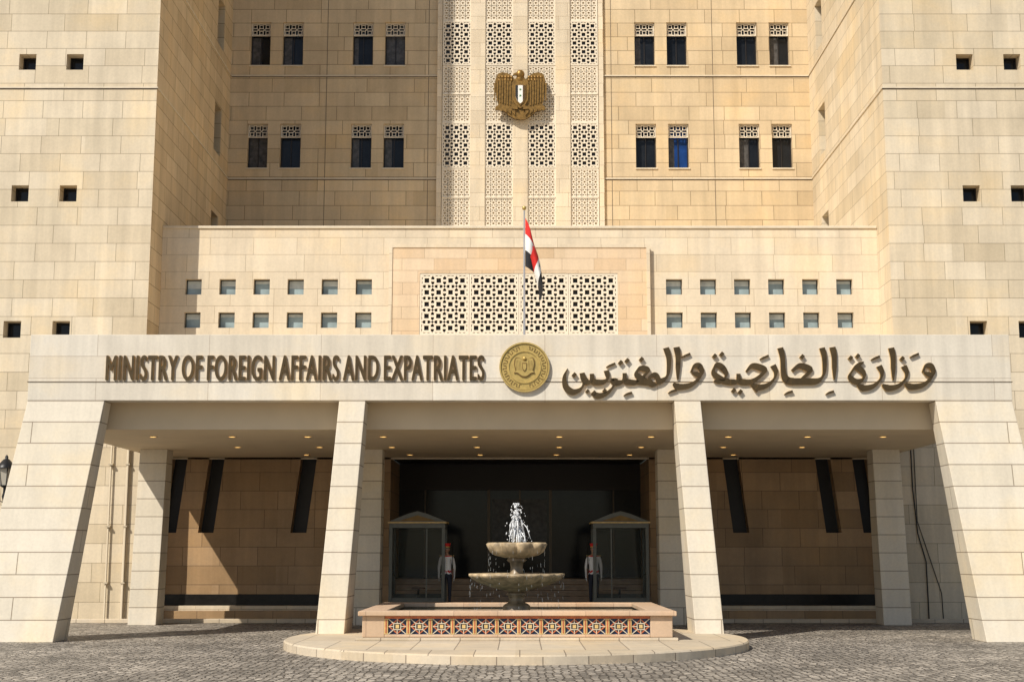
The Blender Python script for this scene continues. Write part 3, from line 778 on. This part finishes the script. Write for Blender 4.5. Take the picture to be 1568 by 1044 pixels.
# ------------------------------------------------------------------ guards
def guard(x,y,z,mir):
    e=empty('ceremonial_guard',(x,y,z)); 
    V=[];E_=[];Rr=[]
    def jt(p,r,par=None):
        V.append((p[0]*mir,p[1],p[2])); Rr.append(r)
        if par is not None: E_.append((par,len(V)-1))
        return len(V)-1
    pel=jt((0,0,.96),(.155,.11))
    ab=jt((0,0,1.12),(.14,.10),pel); chs=jt((0,0,1.32),(.175,.115),ab); nb=jt((0,0,1.47),(.10,.075),chs); nk=jt((0,0,1.55),(.055,.055),nb); hb=jt((0,-.01,1.62),(.06,.065),nk)
    for s in (-1,1):
        hp=jt((.095*s,0,.88),(.095,.10),pel); kn=jt((.10*s,-.01,.5),(.062,.065),hp); an=jt((.10*s,.01,.12),(.042,.045),kn)
        hl=jt((.10*s,.0,.05),(.045,.045),an); to=jt((.125*s,-.17,.035),(.042,.03),hl)
        sh_=jt((.175*s,0,1.43),(.07,.07),nb); el=jt((.235*s,.02,1.15),(.05,.05),sh_); wr=jt((.235*s,-.03,.90),(.032,.032),el); pm=jt((.235*s,-.035,.82),(.025,.04),wr)
        for k in range(4):
            yy=-.065+.02*k; L=(.062,.075,.07,.055)[k]
            f1=jt((.238*s,yy,.785),(.0095,.0095),pm); f2=jt((.232*s,yy,.785-L*.55),(.009,.009),f1); jt((.222*s,yy+.002,.785-L),(.008,.008),f2)
        t1=jt((.225*s,-.08,.83),(.011,.011),pm); jt((.215*s,-.095,.79),(.009,.009),t1)
    me=bpy.data.meshes.new('guard_body'); me.from_pydata(V,E_,[]); o=bpy.data.objects.new('tmpb',me); COL.objects.link(o)
    sk=o.modifiers.new('skin','SKIN')
    for i,r in enumerate(Rr): me.skin_vertices[0].data[i].radius=r
    me.skin_vertices[0].data[0].use_root=True
    ss=o.modifiers.new('sub','SUBSURF'); ss.levels=2; ss.render_levels=2
    bpy.context.view_layer.update()
    m2=bpy.data.meshes.new_from_object(o.evaluated_get(bpy.context.evaluated_depsgraph_get())); bpy.data.objects.remove(o)
    m2.materials.clear()
    for m in (WHITE,NAVY,BLK,SKIN,RED): m2.materials.append(m)
    for p in m2.polygons:
        c=p.center; p.use_smooth=True; ax_=abs(c.x)
        if ax_>.19 and c.z<1.0: k=0
        elif c.z>1.50: k=3
        elif c.z>1.47: k=4
        elif c.z<.13: k=2
        elif c.z<.93: k=1
        elif .98<c.z<1.03 and ax_<.19: k=4
        else: k=0
        p.material_index=k
    b_=bpy.data.objects.new('body',m2); COL.objects.link(b_); b_.parent=e
    mb=MB()
    mb.ball((0,-.015,1.69),.105,SKIN,16,12,(.78,.92,1.15))
    mb.prism([(-.015,1.665),(.015,1.665),(.006,1.71),(-.006,1.71)],lambda u,v,d:(u,-.10-d,v),0,.035,SKIN)
    for s in (-1,1):
        mb.ball((s*.083,-.005,1.69),.028,SKIN,8,6,(.4,.7,1.1)); mb.ball((s*.034,-.103,1.705),.013,WHITE,8,6); mb.ball((s*.034,-.112,1.705),.007,BLK,6,5)
        mb.box(s*.034-.02,s*.034+.02,-.113,-.10,1.724,1.731,BLK)
        mb.box(s*.17-.06,s*.17+.06,-.06,.06,1.485,1.50,GOLD)
    mb.box(-.028,.028,-.108,-.095,1.643,1.652,RED); mb.box(-.022,.022,-.112,-.098,1.655,1.663,BLK)
    # cap
    mb.lathe(0,-.01,[(.098,1.735),(.1,1.78),(.115,1.83),(.13,1.86),(.12,1.875),(0,1.88)],20,RED)
    mb.lathe(0,-.01,[(.1005,1.735),(.1025,1.775)],20,GOLD)
    mb.prism([(-.085,-.09),(-.05,-.155),(.05,-.155),(.085,-.09)],lambda u,v,d:(u,v,1.74+d),-.006,.006,BLK)
    for i in range(5): mb.box(-.008,.008,-.128,-.118,1.12+.07*i,1.136+.07*i,GOLD)
    mb.obj('head_and_cap',e)
    mb=MB(); s=.2*mir
    mb.tube([(s,-.10,.88),(s*.85,-.04,1.95)],.014,IRON,8,.009); mb.box(s-.02,s+.02,-.14,-.07,.80,1.1,WOODM)
    mb.obj('rifle',e)
guard(-2.28,43.1,.6,1); guard(2.3,43.1,.6,-1)

# ------------------------------------------------------------------ street lamp
LP=empty('street_lamp',(-15.02,40,0))
mb=MB()
mb.lathe(0,0,[(.22,0),(.22,.15),(.12,.3),(.09,.8),(.06,1.0),(.05,3.7),(.08,3.8),(.05,3.9),(.05,4.05)],14,IRON)
def hexring(r,z): return [(r*math.cos(math.pi/3*j),r*math.sin(math.pi/3*j),z) for j in range(6)]
a,b_=hexring(.13,4.1),hexring(.24,4.62)
for j in range(6): mb.face([a[j],a[(j+1)%6],b_[(j+1)%6],b_[j]],LAMPG); mb.tube([a[j],b_[j]],.014,IRON,6); 
mb.lathe(0,0,[(.29,4.6),(.29,4.64),(.2,4.74),(.1,4.86),(.04,4.9),(.05,4.95),(0,5.02)],18,IRON); mb.lathe(0,0,[(.05,4.04),(.15,4.1),(.15,4.12)],12,IRON)
for s in (-1,1): mb.tube([(0,0,3.6),(s*.25,0,3.75),(s*.3,0,4.0),(s*.18,0,4.1)],.014,IRON,6)
mb.obj('lamp_post',LP)

# ------------------------------------------------------------------ pipes
for x,m,nm,r in ((-12.75,PIPE,'drain_pipe',.05),(-13.3,PIPE,'drain_pipe',.03)):
    mb=MB(); mb.tube([(0,0,0.1),(0,0,7.5)],r,m,10)
    for z in (1.2,3,5): mb.box(-.07,.07,-.06,.09,z,z+.05,m)
    mb.obj(nm,None,loc=(x,DW-.1,0))
mb=MB()
mb.tube([(0,0,7),(.02,0,4.2),(.12,0,2.8),(.35,0,1.9),(.36,0,.1)],.02,CABLE,6); mb.tube([(.1,0,7),(.12,0,3.2),(.8,0,.9),(.82,0,.1)],.014,CABLE,6)
mb.obj('wall_cable',None,loc=(12.75,DW-.03,0))

# ------------------------------------------------------------------ light, world, camera
sd=Vector((.85,1,-1.3)).normalized()
L=bpy.data.lights.new('sun','SUN'); L.energy=4.8; L.angle=math.radians(.5); L.color=(1,.935,.83)
lo=bpy.data.objects.new('sun',L); COL.objects.link(lo); lo.rotation_euler=sd.to_track_quat('-Z','Y').to_euler(); lo.location=(-30,-30,50)
w=bpy.data.worlds.new('World'); scene.world=w; w.use_nodes=True; nt=w.node_tree
sk=nt.nodes.new('ShaderNodeTexSky'); sk.sky_type='NISHITA'; sk.sun_disc=False
sk.sun_elevation=math.asin(-sd.z); sk.sun_rotation=math.atan2(-sd.x,-sd.y)
bg=nt.nodes['Background']; bg.inputs['Strength'].default_value=.09; nt.links.new(sk.outputs[0],bg.inputs['Color'])
cam=bpy.data.cameras.new('camera'); co=bpy.data.objects.new('camera',cam); COL.objects.link(co)
co.location=(0,0,2.1); co.rotation_euler=(math.radians(90+8.92),0,0)
cam.sensor_width=36; cam.lens=2090/1568*36; cam.shift_x=-12/1568; cam.clip_end=1000
scene.camera=co
scene.view_settings.view_transform='Standard'; scene.view_settings.look='None'; scene.view_settings.exposure=0
